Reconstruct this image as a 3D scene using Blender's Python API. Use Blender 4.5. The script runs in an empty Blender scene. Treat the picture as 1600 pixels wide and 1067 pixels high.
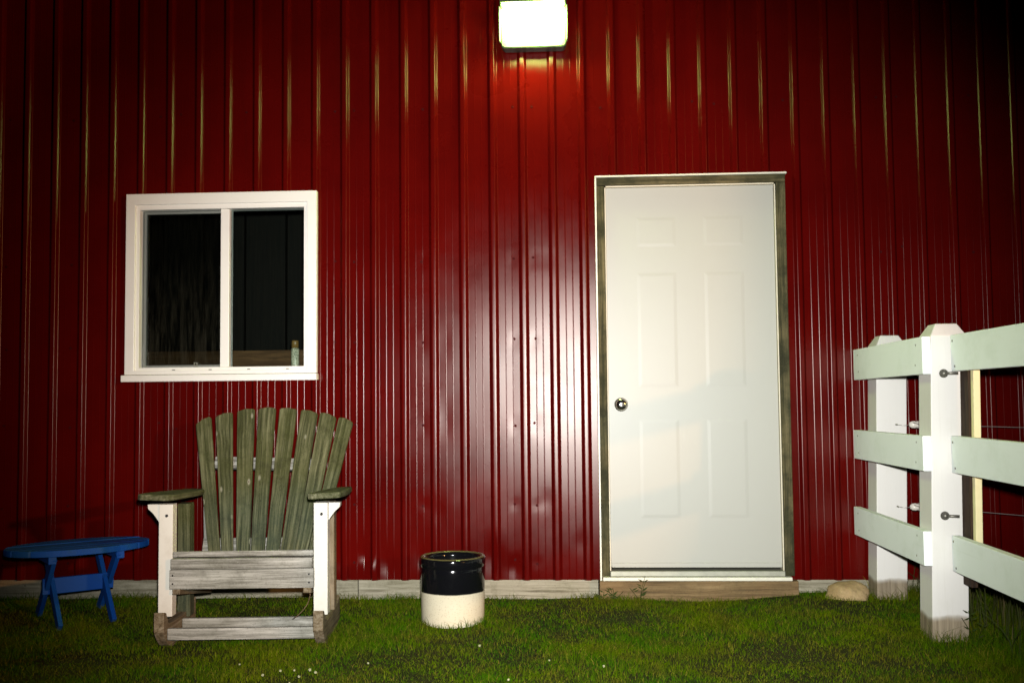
import bpy, bmesh, math, random
import numpy as np
from mathutils import Matrix, Vector

random.seed(7)
rng = np.random.default_rng(11)
S = bpy.context.scene
COL = S.collection

# ------------------------------------------------------------------ camera
cam_d = bpy.data.cameras.new("camera")
cam = bpy.data.objects.new("camera", cam_d)
COL.objects.link(cam)
cam_d.sensor_width = 36.0
cam_d.lens = 36.0
cam_d.clip_start = 0.05
cam_d.clip_end = 2000.0
RX = Vector((0.9984, 0.0560, -0.0100)); RX.normalize()      # camera right in world axes
UP = Vector((0.0126, -0.0563, 0.9984)); UP = (UP - RX * UP.dot(RX)).normalized()
FW = UP.cross(RX)
cam.matrix_world = Matrix(((RX.x, UP.x, -FW.x, 0.0), (RX.y, UP.y, -FW.y, -5.42), (RX.z, UP.z, -FW.z, 1.05), (0, 0, 0, 1)))
S.camera = cam

# ------------------------------------------------------------------ night sky
W = bpy.data.worlds.new("World"); S.world = W
W.use_nodes = True
wn = W.node_tree
bg = wn.nodes["Background"]
sky = wn.nodes.new("ShaderNodeTexSky")
sky.sky_type = 'NISHITA'; sky.sun_disc = False
sky.sun_elevation = math.radians(-4.0); sky.sun_rotation = math.radians(140.0)
wn.links.new(sky.outputs[0], bg.inputs[0])
bg.inputs[1].default_value = 0.004

# ------------------------------------------------------------------ lights
def spot(name, loc, target, power, color, size, angle, blend):
    l = bpy.data.lights.new(name, 'SPOT')
    l.energy = power; l.color = color; l.shadow_soft_size = size
    l.spot_size = math.radians(angle); l.spot_blend = blend
    o = bpy.data.objects.new(name, l); COL.objects.link(o)
    o.location = loc
    o.rotation_euler = (Vector(target) - Vector(loc)).to_track_quat('-Z', 'Y').to_euler()
    return o
spot("camera_flash", (0.03, -5.40, 1.17), (-0.10, 0.0, 0.94), 1950.0, (1.0, 0.995, 0.965), 0.035, 63.0, 1.0)
# warm yard lamp far off to the right, its beam passing over the fence
spot("yard_lamp", (9.24, -11.0, 3.0), (-6.0, 0.0, 1.6), 2800.0, (1.0, 0.46, 0.14), 0.16, 34.3, 0.02)
LAMP_STRENGTH = 165.0

S.view_settings.view_transform = 'Standard'
S.view_settings.look = 'None'
S.view_settings.exposure = 0.0
S.view_settings.gamma = 1.0
S.view_settings.use_curve_mapping = False
S.cycles.max_bounces = 6
S.cycles.transparent_max_bounces = 12
S.cycles.caustics_reflective = False
S.cycles.caustics_refractive = False
S.cycles.sample_clamp_indirect = 4.0

# ------------------------------------------------------------------ material helpers
class NT:
    def __init__(self, name):
        self.m = bpy.data.materials.new(name); self.m.use_nodes = True
        self.t = self.m.node_tree
        self.b = self.t.nodes["Principled BSDF"]; self.out = self.t.nodes["Material Output"]
    def n(self, typ, **kw):
        x = self.t.nodes.new("ShaderNode" + typ)
        for k, v in kw.items():
            if hasattr(x, k) and not k.startswith("i_"): setattr(x, k, v)
        return x
    def set(self, node, key, v):
        s = node.inputs[key]
        if hasattr(v, "bl_idname") or isinstance(v, bpy.types.NodeSocket): self.t.links.new(v, s)
        else: s.default_value = v
    def coords(self, rand=True, scale=(1, 1, 1), kind='Object'):
        tc = self.n("TexCoord")
        src = tc.outputs[kind]
        if rand:
            oi = self.n("ObjectInfo")
            mu = self.n("VectorMath", operation='MULTIPLY_ADD')
            cb = self.n("CombineXYZ")
            for i, f in enumerate((37.0, 61.0, 17.0)):
                ma = self.n("Math", operation='MULTIPLY'); self.set(ma, 0, oi.outputs['Random']); ma.inputs[1].default_value = f
                self.set(cb, i, ma.outputs[0])
            self.set(mu, 0, src); mu.inputs[1].default_value = scale; self.set(mu, 2, cb.outputs[0])
            return mu.outputs[0]
        mp = self.n("Mapping"); self.set(mp, 'Vector', src); mp.inputs['Scale'].default_value = scale
        return mp.outputs[0]
    def noise(self, vec, scale, detail=4.0, rough=0.6):
        x = self.n("TexNoise"); self.set(x, 'Vector', vec)
        x.inputs['Scale'].default_value = scale; x.inputs['Detail'].default_value = detail; x.inputs['Roughness'].default_value = rough
        return x.outputs['Fac']
    def ramp(self, fac, stops):
        r = self.n("ValToRGB"); self.set(r, 'Fac', fac)
        el = r.color_ramp.elements
        while len(el) < len(stops): el.new(0.5)
        for e, (p, c) in zip(el, stops):
            e.position = p
            e.color = (c, c, c, 1) if isinstance(c, (int, float)) else (*c, 1)
        return r.outputs['Color']
    def mix(self, fac, a, b, blend='MIX'):
        x = self.n("Mix", data_type='RGBA', blend_type=blend)
        def s(i, v):
            if isinstance(v, bpy.types.NodeSocket): self.t.links.new(v, x.inputs[i])
            elif isinstance(v, (int, float)): x.inputs[i].default_value = v
            else: x.inputs[i].default_value = (*v, 1)
        s(0, fac); s(6, a); s(7, b)
        return x.outputs[2]
    def bump(self, h, strength=0.3, dist=0.002):
        x = self.n("Bump"); self.set(x, 'Height', h)
        x.inputs['Strength'].default_value = strength; x.inputs['Distance'].default_value = dist
        self.t.links.new(x.outputs[0], self.b.inputs['Normal'])
    def base(self, c, rough=0.6, spec=0.5):
        if isinstance(c, bpy.types.NodeSocket): self.t.links.new(c, self.b.inputs['Base Color'])
        else: self.b.inputs['Base Color'].default_value = (*c, 1)
        if isinstance(rough, bpy.types.NodeSocket): self.t.links.new(rough, self.b.inputs['Roughness'])
        else: self.b.inputs['Roughness'].default_value = rough
        self.b.inputs['Specular IOR Level'].default_value = spec
    def sep(self, vec):
        x = self.n("SeparateXYZ"); self.set(x, 0, vec); return x.outputs

def m_red():
    t = NT("red_painted_steel")
    v = t.coords(False)
    n1 = t.noise(v, 2.2, 5); n2 = t.noise(t.coords(False, (14, 14, 1.2)), 1.0, 4)
    c = t.ramp(n1, [(0.3, (0.060, 0.0014, 0.0011)), (0.7, (0.086, 0.0020, 0.0014))])
    c = t.mix(t.ramp(n2, [(0.55, 0.0), (0.8, 0.35)]), c, (0.046, 0.0024, 0.0016))
    t.base(c, 0.5, 0.0)
    hb = t.n("Bump"); t.set(hb, 'Height', t.noise(v, 240.0, 3)); hb.inputs['Strength'].default_value = 0.06; hb.inputs['Distance'].default_value = 0.0005
    # baked enamel gloss with short tails
    gl = t.n("BsdfAnisotropic" if hasattr(bpy.types, "ShaderNodeBsdfAnisotropic") else "BsdfGlossy")
    gl.distribution = 'BECKMANN'
    t.set(gl, 'Roughness', t.ramp(t.noise(v, 3.0, 5), [(0.3, 0.26), (0.7, 0.30)]))
    t.t.links.new(hb.outputs[0], gl.inputs['Normal'])
    gl.inputs['Color'].default_value = (0.66, 0.60, 0.56, 1)
    fr = t.n("Fresnel"); fr.inputs[0].default_value = 1.42
    mx = t.n("MixShader"); t.set(mx, 0, fr.outputs[0])
    t.t.links.new(t.b.outputs[0], mx.inputs[1]); t.t.links.new(gl.outputs[0], mx.inputs[2])
    t.t.links.new(mx.outputs[0], t.out.inputs['Surface'])
    return t.m

def m_paint(name, col, dirty, rough=0.45, amount=0.35, grain=(2, 40, 40), spec=0.4):
    t = NT(name)
    v = t.coords(True)
    g = t.noise(t.coords(True, grain), 1.0, 5, 0.65)
    blot = t.noise(v, 6.0, 6, 0.7)
    c = t.mix(t.ramp(blot, [(0.5, 0.0), (0.85, amount)]), col, dirty)
    c = t.mix(t.ramp(g, [(0.62, 0.0), (0.9, amount * 0.8)]), c, dirty)
    t.base(c, rough, spec); t.bump(g, 0.25, 0.0015)
    return t.m

def m_wood(name, a, b, dark, algae=None, algae_amt=0.0, pale_knots=0.0, rough=0.8, head=False):
    t = NT(name)
    v = t.coords(True)
    wob = t.noise(v, 3.0, 2)
    vg = t.coords(True, (2.2, 75, 75))
    add = t.n("VectorMath", operation='MULTIPLY_ADD')
    cb = t.n("CombineXYZ"); t.set(cb, 1, wob); t.set(cb, 2, wob)
    t.set(add, 0, cb.outputs[0]); add.inputs[1].default_value = (0, 1.6, 1.6); t.set(add, 2, vg)
    g = t.noise(add.outputs[0], 1.0, 6, 0.7)
    c = t.ramp(g, [(0.30, dark), (0.46, a), (0.66, b)])
    if algae:
        al = t.noise(v, 4.5, 5, 0.65)
        k = t.ramp(al, [(0.36, algae_amt * 0.12), (0.60, algae_amt)])
        if head:
            x = t.sep(t.coords(False))[0]
            a_ = t.n("Math", operation='MULTIPLY_ADD'); t.set(a_, 0, al); a_.inputs[1].default_value = 0.35; t.set(a_, 2, x)
            up = t.ramp(a_.outputs[0], [(0.42, 0.0), (0.68, 1.0)])
            c = t.mix(t.mix(1.0, k, (0.7, 0.7, 0.7), 'MULTIPLY'), c, t.mix(up, (0.030, 0.044, 0.030), algae))
        else: c = t.mix(k, c, algae)
    if pale_knots:
        vo = t.n("TexVoronoi"); t.set(vo, 'Vector', t.coords(True, (6.5, 15, 15))); vo.inputs['Scale'].default_value = 1.0
        k = t.ramp(vo.outputs['Distance'], [(0.05, pale_knots * 0.7), (0.13, 0.0)])
        c = t.mix(k, c, (0.36, 0.34, 0.26))
        k2 = t.ramp(vo.outputs['Distance'], [(0.03, 0.9), (0.05, 0.0)])
        c = t.mix(k2, c, (0.08, 0.06, 0.04))
    st = t.noise(v, 9.0, 5, 0.7)
    c = t.mix(t.ramp(st, [(0.52, 0.0), (0.8, 0.6)]), c, dark)
    ck_ = t.noise(t.coords(True, (1.1, 160, 160)), 1.0, 3, 0.6)
    c = t.mix(t.ramp(ck_, [(0.66, 0.0), (0.72, 0.75)]), c, tuple(x * 0.35 for x in dark))
    lich = t.noise(v, 150.0, 3, 0.8)
    c = t.mix(t.ramp(lich, [(0.58, 0.0), (0.72, 0.45)]), c, b)
    c = t.mix(t.ramp(t.noise(v, 95.0, 3, 0.8), [(0.58, 0.0), (0.70, 0.5)]), c, dark)
    t.base(c, rough, 0.2); t.bump(g, 0.6, 0.003)
    return t.m

def m_simple(name, c, rough=0.5, metal=0.0, spec=0.5, noise_amt=0.25, scale=20.0):
    t = NT(name)
    n = t.noise(t.coords(True), scale, 5)
    cc = t.mix(t.ramp(n, [(0.35, 0.0), (0.75, noise_amt)]), c, tuple(x * 0.5 for x in c))
    t.base(cc, rough, spec); t.b.inputs['Metallic'].default_value = metal
    t.bump(n, 0.15, 0.001)
    return t.m

RED = m_red()
WHITE = m_paint("white_vinyl", (0.80, 0.79, 0.74), (0.50, 0.44, 0.30), 0.35, 0.15, (3, 3, 3))
FENCE_WHITE = m_paint("white_board_paint", (0.84, 0.90, 0.88), (0.55, 0.63, 0.53), 0.6, 0.45)
LEG_WHITE = m_paint("peeling_white_leg_paint", (0.62, 0.585, 0.51), (0.26, 0.20, 0.12), 0.6, 0.42)
BLUE = m_paint("weathered_blue_paint", (0.0040, 0.055, 0.27), (0.012, 0.060, 0.085), 0.6, 0.9, spec=0.15)
GREY_WOOD = m_wood("grey_weathered_wood", (0.21, 0.20, 0.175), (0.45, 0.435, 0.39), (0.045, 0.038, 0.028), (0.10, 0.10, 0.055), 0.30, 0.35)
GREEN_WOOD = m_wood("algae_green_wood", (0.052, 0.054, 0.022), (0.17, 0.165, 0.09), (0.006, 0.006, 0.003), (0.036, 0.040, 0.005), 0.80, 0.9, head=True)
ARM_WOOD = m_wood("mossy_arm_wood", (0.085, 0.082, 0.04), (0.22, 0.205, 0.13), (0.018, 0.02, 0.008), (0.04, 0.048, 0.010), 0.6, 0.2)
FRAME_WOOD = m_wood("mildewed_frame_wood", (0.075, 0.062, 0.026), (0.18, 0.145, 0.07), (0.010, 0.008, 0.004), (0.016, 0.019, 0.007), 0.85)
SKIRT_WOOD = m_wood("pale_skirt_wood", (0.25, 0.225, 0.165), (0.37, 0.34, 0.26), (0.085, 0.07, 0.045), (0.14, 0.135, 0.07), 0.35, 0.15)
STEP_WOOD = m_wood("brown_step_wood", (0.15, 0.092, 0.04), (0.25, 0.17, 0.08), (0.06, 0.035, 0.016), (0.12, 0.09, 0.04), 0.4)
ROCKER_WOOD = m_wood("dark_rocker_wood", (0.16, 0.115, 0.065), (0.28, 0.23, 0.16), (0.04, 0.025, 0.014), (0.06, 0.05, 0.025), 0.4)
STILE_WOOD = m_wood("dark_stile_wood", (0.035, 0.02, 0.012), (0.06, 0.035, 0.02), (0.01, 0.006, 0.004))
BATTEN = m_paint("yellowed_batten_paint", (0.82, 0.74, 0.42), (0.50, 0.38, 0.15), 0.6, 0.4)
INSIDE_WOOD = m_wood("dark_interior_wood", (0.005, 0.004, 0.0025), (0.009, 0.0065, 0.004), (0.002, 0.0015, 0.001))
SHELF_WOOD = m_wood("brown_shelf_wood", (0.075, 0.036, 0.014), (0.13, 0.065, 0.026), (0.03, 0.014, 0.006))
DOOR_WHITE = m_paint("door_paint", (0.355, 0.352, 0.305), (0.30, 0.285, 0.22), 0.42, 0.12, (2, 2, 2))
CREAM_TRIM = m_paint("cream_stop_paint", (0.62, 0.56, 0.42), (0.35, 0.28, 0.16), 0.55, 0.35)
FLASHING = m_simple("pale_flashing_metal", (0.66, 0.64, 0.52), 0.4, 0.0, 0.5, 0.3)
ALU = m_simple("dull_aluminium", (0.34, 0.34, 0.27), 0.42, 0.4, 0.5, 0.5)
CHROME = m_simple("worn_chrome", (0.62, 0.60, 0.55), 0.16, 1.0, 0.5, 0.1)
STEEL = m_simple("galvanised_steel", (0.20, 0.19, 0.16), 0.45, 0.7, 0.5, 0.5)
SCREWM = m_simple("red_screw_paint", (0.05, 0.004, 0.004), 0.7, 0.0, 0.05)
RUBBER = m_simple("black_rubber", (0.012, 0.012, 0.012), 0.7)
HOUSING = m_simple("dark_bronze_housing", (0.035, 0.045, 0.035), 0.5, 0.0, 0.5, 0.3)
PORCELAIN = m_simple("white_porcelain", (0.72, 0.68, 0.60), 0.3)
WIRE_M = m_simple("bright_wire", (0.50, 0.47, 0.44), 0.35, 0.6)
TWIG = m_simple("brown_strand", (0.17, 0.10, 0.05), 0.8)

def m_post():
    t = NT("post_paint_with_bare_foot")
    v = t.coords(True); z = t.sep(t.coords(False))[2]
    w = t.noise(t.coords(False, (9, 9, 9)), 1.0, 4)
    a = t.n("Math", operation='MULTIPLY_ADD'); t.set(a, 0, w); a.inputs[1].default_value = 0.05; t.set(a, 2, z)
    k = t.ramp(a.outputs[0], [(0.146, 1.0), (0.158, 0.75), (0.172, 0.0)])
    g = t.noise(t.coords(True, (60, 60, 2)), 1.0, 5, 0.7)
    white = t.mix(t.ramp(g, [(0.55, 0.0), (0.85, 0.22)]), (0.68, 0.665, 0.625), (0.40, 0.36, 0.26))
    white = t.mix(t.ramp(t.noise(v, 7.0, 5), [(0.55, 0.0), (0.8, 0.2)]), white, (0.50, 0.50, 0.38))
    bare = t.ramp(g, [(0.3, (0.12, 0.09, 0.055)), (0.7, (0.34, 0.28, 0.19))])
    t.base(t.mix(k, white, bare), 0.6, 0.4); t.bump(g, 0.3, 0.002)
    return t.m
POST = m_post()

def m_crock():
    t = NT("crock_glaze")
    v = t.coords(False); z = t.sep(v)[2]
    sp = t.n("TexVoronoi"); t.set(sp, 'Vector', v); sp.inputs['Scale'].default_value = 130.0
    cream = t.mix(t.ramp(sp.outputs['Distance'], [(0.12, 0.7), (0.26, 0.0)]), (0.56, 0.505, 0.37), (0.22, 0.16, 0.09))
    cream = t.mix(t.ramp(t.noise(v, 11.0, 5), [(0.5, 0.0), (0.8, 0.35)]), cream, (0.52, 0.43, 0.26))
    w = t.noise(v, 6.0, 2)
    a = t.n("Math", operation='MULTIPLY_ADD'); t.set(a, 0, w); a.inputs[1].default_value = 0.006; t.set(a, 2, z)
    k = t.ramp(a.outputs[0], [(0.1600, 0.0), (0.1630, 1.0)])
    t.base(t.mix(k, cream, (0.0035, 0.0035, 0.0045)), 0.09, 0.5)
    t.set(t.b, 'Roughness', t.ramp(k, [(0.0, 0.28), (1.0, 0.09)]))
    t.bump(t.noise(v, 40.0, 3), 0.10, 0.001)
    return t.m
CROCK = m_crock()
RIM_GLAZE = m_simple("worn_rim_glaze", (0.085, 0.075, 0.028), 0.25)

def m_glass(name, tint=(0.9, 0.95, 0.93), dust=0.0):
    t = NT(name)
    fr = t.n("Fresnel"); fr.inputs[0].default_value = 1.45
    tr = t.n("BsdfTransparent"); tr.inputs[0].default_value = (*tint, 1)
    gl = t.n("BsdfGlossy"); gl.inputs['Roughness'].default_value = 0.04
    mx = t.n("MixShader")
    t.set(mx, 0, fr.outputs[0]); t.t.links.new(tr.outputs[0], mx.inputs[1]); t.t.links.new(gl.outputs[0], mx.inputs[2])
    last = mx.outputs[0]
    if dust:
        df = t.n("BsdfDiffuse"); df.inputs[0].default_value = (0.10, 0.095, 0.065, 1)
        v = t.coords(False)
        s = t.noise(t.coords(False, (38, 38, 4)), 1.0, 6, 0.75)
        sp = t.noise(v, 220.0, 3, 0.8)
        zz = t.sep(v)[2]
        lo = t.ramp(zz, [(0.0, 1.0), (0.62, 0.12)])
        k = t.mix(1.0, t.ramp(s, [(0.42, 0.0), (0.75, dust)]), t.ramp(sp, [(0.45, 0.1), (0.7, 1.0)]), 'MULTIPLY')
        k = t.mix(1.0, k, lo, 'MULTIPLY')
        m2 = t.n("MixShader"); t.set(m2, 0, k)
        t.t.links.new(last, m2.inputs[1]); t.t.links.new(df.outputs[0], m2.inputs[2]); last = m2.outputs[0]
    t.t.links.new(last, t.out.inputs['Surface'])
    return t.m
GLASS = m_glass("window_glass", dust=0.012)
SCREEN = m_glass("dusty_insect_screen", (0.55, 0.55, 0.53), dust=0.75)

def m_lamp():
    t = NT("lit_lamp_lens")
    v = t.coords(False)
    em = t.n("Emission"); em.inputs['Strength'].default_value = LAMP_STRENGTH
    em.inputs['Color'].default_value = (0.70, 1.0, 0.25, 1)
    t.t.links.new(em.outputs[0], t.out.inputs['Surface'])
    return t.m
LENS = m_lamp()

def m_ground():
    t = NT("soil_and_thatch")
    v = t.coords(False, kind='Object')
    a = t.noise(v, 2.5, 6); b = t.noise(v, 55.0, 6, 0.75)
    c = t.ramp(a, [(0.35, (0.012, 0.022, 0.002)), (0.65, (0.030, 0.030, 0.004))])
    c = t.mix(t.ramp(b, [(0.35, 0.0), (0.75, 0.7)]), c, (0.050, 0.040, 0.018))
    t.base(c, 0.95, 0.1); t.bump(b, 0.8, 0.02)
    return t.m
GROUND = m_ground()

def m_grass(name, lush, yellow, straw, patch=1.3):
    t = NT(name)
    g = t.n("NewGeometry")
    v = t.coords(False)
    p = t.noise(v, patch, 4, 0.6)
    r = g.outputs['Random Per Island']
    c = t.mix(t.ramp(p, [(0.38, 0.0), (0.66, 0.85)]), lush, yellow)
    q = t.noise(v, patch * 3.7, 5, 0.65)
    c = t.mix(t.ramp(q, [(0.46, 0.0), (0.64, 0.75)]), c, tuple(a * 0.4 for a in straw))
    c = t.mix(t.ramp(r, [(0.80, 0.0), (1.0, 1.0)]), c, straw)
    c = t.mix(t.ramp(r, [(0.0, 0.6), (0.35, 0.0)]), c, tuple(x * 0.45 for x in lush))
    t.base(c, 0.7, 0.0)
    return t.m
GRASS = m_grass("lawn_grass", (0.027, 0.084, 0.0010), (0.086, 0.108, 0.0012), (0.15, 0.13, 0.016), 2.1)
WEEDS = m_grass("dry_weeds", (0.020, 0.040, 0.008), (0.05, 0.05, 0.016), (0.13, 0.10, 0.05))
ROCKM = m_wood("beige_fieldstone", (0.40, 0.30, 0.17), (0.50, 0.40, 0.25), (0.24, 0.16, 0.08), (0.30, 0.22, 0.12), 0.3)
ROCKM = NT("beige_fieldstone_mottled")
_v = ROCKM.coords(False)
ROCKM.base(ROCKM.mix(ROCKM.ramp(ROCKM.noise(_v, 40.0, 5, 0.7), [(0.45, 0.0), (0.75, 0.6)]), ROCKM.ramp(ROCKM.noise(_v, 9.0, 6, 0.7), [(0.3, (0.26, 0.17, 0.075)), (0.65, (0.46, 0.33, 0.17))]), (0.14, 0.11, 0.05)), 0.85, 0.3)
ROCKM.bump(ROCKM.noise(_v, 25.0, 6, 0.7), 0.6, 0.01)
ROCKM = ROCKM.m

# ------------------------------------------------------------------ mesh helpers
def link_mesh(name, verts, faces, mats, parent=None, matrix=None, smooth=False, bevel=0.0, seg=2):
    me = bpy.data.meshes.new(name)
    me.from_pydata([tuple(v) for v in verts], [], faces)
    bm = bmesh.new(); bm.from_mesh(me)
    bmesh.ops.recalc_face_normals(bm, faces=bm.faces)
    if bevel:
        bmesh.ops.bevel(bm, geom=[e for e in bm.edges if len(e.link_faces) == 2 and e.calc_face_angle(0) > 0.5],
                        offset=bevel, segments=seg, affect='EDGES', profile=0.5, clamp_overlap=True)
    bm.to_mesh(me); bm.free()
    for m in (mats if isinstance(mats, (list, tuple)) else [mats]): me.materials.append(m)
    if smooth:
        me.polygons.foreach_set("use_smooth", [True] * len(me.polygons))
    o = bpy.data.objects.new(name, me); COL.objects.link(o)
    if parent: o.parent = parent
    if matrix is not None: o.matrix_local = matrix
    return o

def empty(name, loc=(0, 0, 0), rz=0.0, parent=None):
    o = bpy.data.objects.new(name, None); COL.objects.link(o)
    o.location = loc; o.rotation_euler = (0, 0, rz); o.empty_display_size = 0.1
    if parent: o.parent = parent
    return o

def tag(o, label, cat, group=None, kind=None):
    o["label"] = label; o["category"] = cat
    if group: o["group"] = group
    if kind: o["kind"] = kind
    return o

BOXF = [(0, 1, 3, 2), (4, 6, 7, 5), (0, 4, 5, 1), (2, 3, 7, 6), (0, 2, 6, 4), (1, 5, 7, 3)]
def boxv(x0, x1, y0, y1, z0, z1):
    return [(x, y, z) for x in (x0, x1) for y in (y0, y1) for z in (z0, z1)]

def box(name, x0, x1, y0, y1, z0, z1, mat, parent=None, bevel=0.003, grain='x'):
    """box whose local X runs along the grain"""
    c = Vector(((x0 + x1) / 2, (y0 + y1) / 2, (z0 + z1) / 2)); d = (x1 - x0, y1 - y0, z1 - z0)
    if grain == 'x': ax = ((1, 0, 0), (0, 1, 0), (0, 0, 1)); s = d
    elif grain == 'z': ax = ((0, 0, 1), (1, 0, 0), (0, 1, 0)); s = (d[2], d[0], d[1])
    else: ax = ((0, 1, 0), (0, 0, 1), (1, 0, 0)); s = (d[1], d[2], d[0])
    M = Matrix([(ax[0][i], ax[1][i], ax[2][i], c[i]) for i in range(3)] + [(0, 0, 0, 1)])
    h = [v / 2 for v in s]
    return link_mesh(name, boxv(-h[0], h[0], -h[1], h[1], -h[2], h[2]), BOXF, mat, parent, M, bevel=bevel)

def frame_m(p0, p1, wdir):
    p0 = Vector(p0); p1 = Vector(p1); X = (p1 - p0).normalized(); Y = Vector(wdir); Y = (Y - X * Y.dot(X)).normalized(); Z = X.cross(Y)
    return Matrix([(X[i], Y[i], Z[i], p0[i]) for i in range(3)] + [(0, 0, 0, 1)])

def prism(name, outline, t, M, mat, parent=None, bevel=0.003, seg=2):
    """outline in local XY (x along the grain), extruded +-t/2 along local z"""
    n = len(outline)
    v = [(x, y, -t / 2) for x, y in outline] + [(x, y, t / 2) for x, y in outline]
    f = [tuple(range(n - 1, -1, -1)), tuple(range(n, 2 * n))] + [(i, (i + 1) % n, n + (i + 1) % n, n + i) for i in range(n)]
    return link_mesh(name, v, f, mat, parent, M, bevel=bevel, seg=seg)

def beam(name, p0, p1, w, t, wdir, mat, parent=None, bevel=0.003, w1=None):
    L = (Vector(p1) - Vector(p0)).length; w1 = w1 or w
    return prism(name, [(0, -w / 2), (L, -w1 / 2), (L, w1 / 2), (0, w / 2)], t, frame_m(p0, p1, wdir), mat, parent, bevel)

def lathe(name, prof, mat, parent=None, loc=(0, 0, 0), seg=64, rot=None, cap=True):
    v = []; f = []
    for r, z in prof:
        for k in range(seg):
            a = 2 * math.pi * k / seg; v.append((r * math.cos(a), r * math.sin(a), z))
    for i in range(len(prof) - 1):
        for k in range(seg):
            k2 = (k + 1) % seg
            f.append((i * seg + k, i * seg + k2, (i + 1) * seg + k2, (i + 1) * seg + k))
    if cap:
        f.append(tuple(range(seg))); f.append(tuple(range((len(prof) - 1) * seg, len(prof) * seg)))
    M = Matrix.Translation(loc) @ (rot if rot is not None else Matrix.Identity(4))
    o = link_mesh(name, v, f, mat, parent, M, smooth=True)
    return o

def tube(name, pts, r, mat, parent=None, seg=6):
    pts = [Vector(p) for p in pts]; v = []; f = []
    for i, p in enumerate(pts):
        d = (pts[min(i + 1, len(pts) - 1)] - pts[max(i - 1, 0)]).normalized()
        a = d.cross(Vector((0, 0, 1)) if abs(d.z) < 0.9 else Vector((1, 0, 0))).normalized(); b = d.cross(a)
        for k in range(seg):
            t = 2 * math.pi * k / seg; v.append(p + (a * math.cos(t) + b * math.sin(t)) * r)
    for i in range(len(pts) - 1):
        for k in range(seg):
            k2 = (k + 1) % seg; f.append((i * seg + k, i * seg + k2, (i + 1) * seg + k2, (i + 1) * seg + k))
    f.append(tuple(range(seg))); f.append(tuple(range((len(pts) - 1) * seg, len(pts) * seg)))
    return link_mesh(name, v, f, mat, parent, smooth=True)

def smst(t):
    t = np.clip(t, 0, 1); return t * t * (3 - 2 * t)
def gz(x, y):
    """height of the lawn"""
    r = smst((x - 0.65) / 0.7)
    near = smst((y + 9) / 4)
    h = 0.012 + 0.035 * r - 0.032 * smst((-y - 0.25) / 0.7) * (1 - r * 0.8)
    h = h + 0.006 * np.sin(x * 3.1 + 1.0) * np.sin(y * 2.7 + 0.4) + 0.004 * np.sin(x * 7.3 + y * 5.1)
    return h * near

# ------------------------------------------------------------------ ground: one sheet out to the horizon
def axis(dense0, dense1, step, far):
    a = list(np.arange(dense0, dense1 + 1e-6, step)); k = step
    lo, hi = [], []; p = dense0
    while p > -far: k *= 1.5; p -= k; lo.append(p)
    k = step; p = dense1
    while p < far: k *= 1.5; p += k; hi.append(p)
    return np.array(lo[::-1] + a + hi)
gx = axis(-5, 5, 0.1, 600); gy = axis(-5, 0.4, 0.1, 600)
XX, YY = np.meshgrid(gx, gy, indexing='ij')
ZZ = gz(XX, YY)
ny = len(gy)
ground = link_mesh("ground", np.stack([XX, YY, ZZ], -1).reshape(-1, 3).tolist(),
                   [(i * ny + j, (i + 1) * ny + j, (i + 1) * ny + j + 1, i * ny + j + 1) for i in range(len(gx) - 1) for j in range(ny - 1)], GROUND, smooth=True)
ground["kind"] = "structure"

# ------------------------------------------------------------------ the barn
barn = tag(empty("barn", (0, 0, 0)), "red ribbed metal barn with a white window and a white door", "barn")
P = 0.1605
CREST0 = -0.234
WIN = (-2.372, -1.352, 1.19, 2.172)
DOOR = (0.170, 1.128, 0.0, 2.212)
ZB, ZT = 0.110, 4.6

def period_profile():
    """(offset from crest centre, outward depth) over one rib pitch"""
    d = 0.019
    pts = [(0.0, d), (0.004, d - 0.00003), (0.008, d - 0.00012), (0.0105, d - 0.0004), (0.0122, d - 0.0014), (0.0138, d - 0.0034), (0.0150, d - 0.0052), (0.0205, 0.0058),
           (0.0220, 0.0034), (0.0236, 0.0014), (0.0250, 0.0004), (0.0262, 0.0), (0.0275, 0.0)]
    for c in (P / 2 - 0.0185, P / 2 + 0.0185):
        for ox, h in ((-0.0038, 0.0), (-0.0030, 0.0), (-0.0022, 0.00018), (-0.0012, 0.0005), (0.0, 0.00062), (0.0012, 0.0005), (0.0022, 0.00018), (0.0030, 0.0), (0.0038, 0.0)):
            pts.append((c + ox, h))
    left = [(P - x, h) for x, h in pts[:13]][::-1]
    return pts + left[:-1]
PROF = period_profile()

# pushed-in dimples round screws and the bashed lower edge
DENTS = [(-1.092, 0.235, 0.030, 0.055, -0.010), (-1.060, 0.165, 0.03, 0.05, 0.009), (-0.965, 0.19, 0.035, 0.07, -0.009), (-0.70, 0.46, 0.04, 0.07, -0.004),
         (-0.79, 0.22, 0.02, 0.06, -0.006), (-0.42, 0.22, 0.04, 0.09, -0.006), (-0.30, 0.17, 0.04, 0.05, -0.005), (-0.13, 0.52, 0.035, 0.05, -0.004), (-0.155, 0.93, 0.035, 0.06, -0.003),
         (-0.66, 0.95, 0.03, 0.09, -0.004), (-0.66, 1.36, 0.03, 0.09, -0.003), (-0.11, 1.80, 0.05, 0.03, -0.003), (-1.22, 0.19, 0.02, 0.08, -0.006), (0.05, 0.3, 0.03, 0.05, -0.004), (1.35, 0.5, 0.05, 0.1, -0.004)]
SCREW_ROWS = (0.20, 0.50, 0.925, 1.365, 1.80, 2.62, 3.35)

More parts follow.
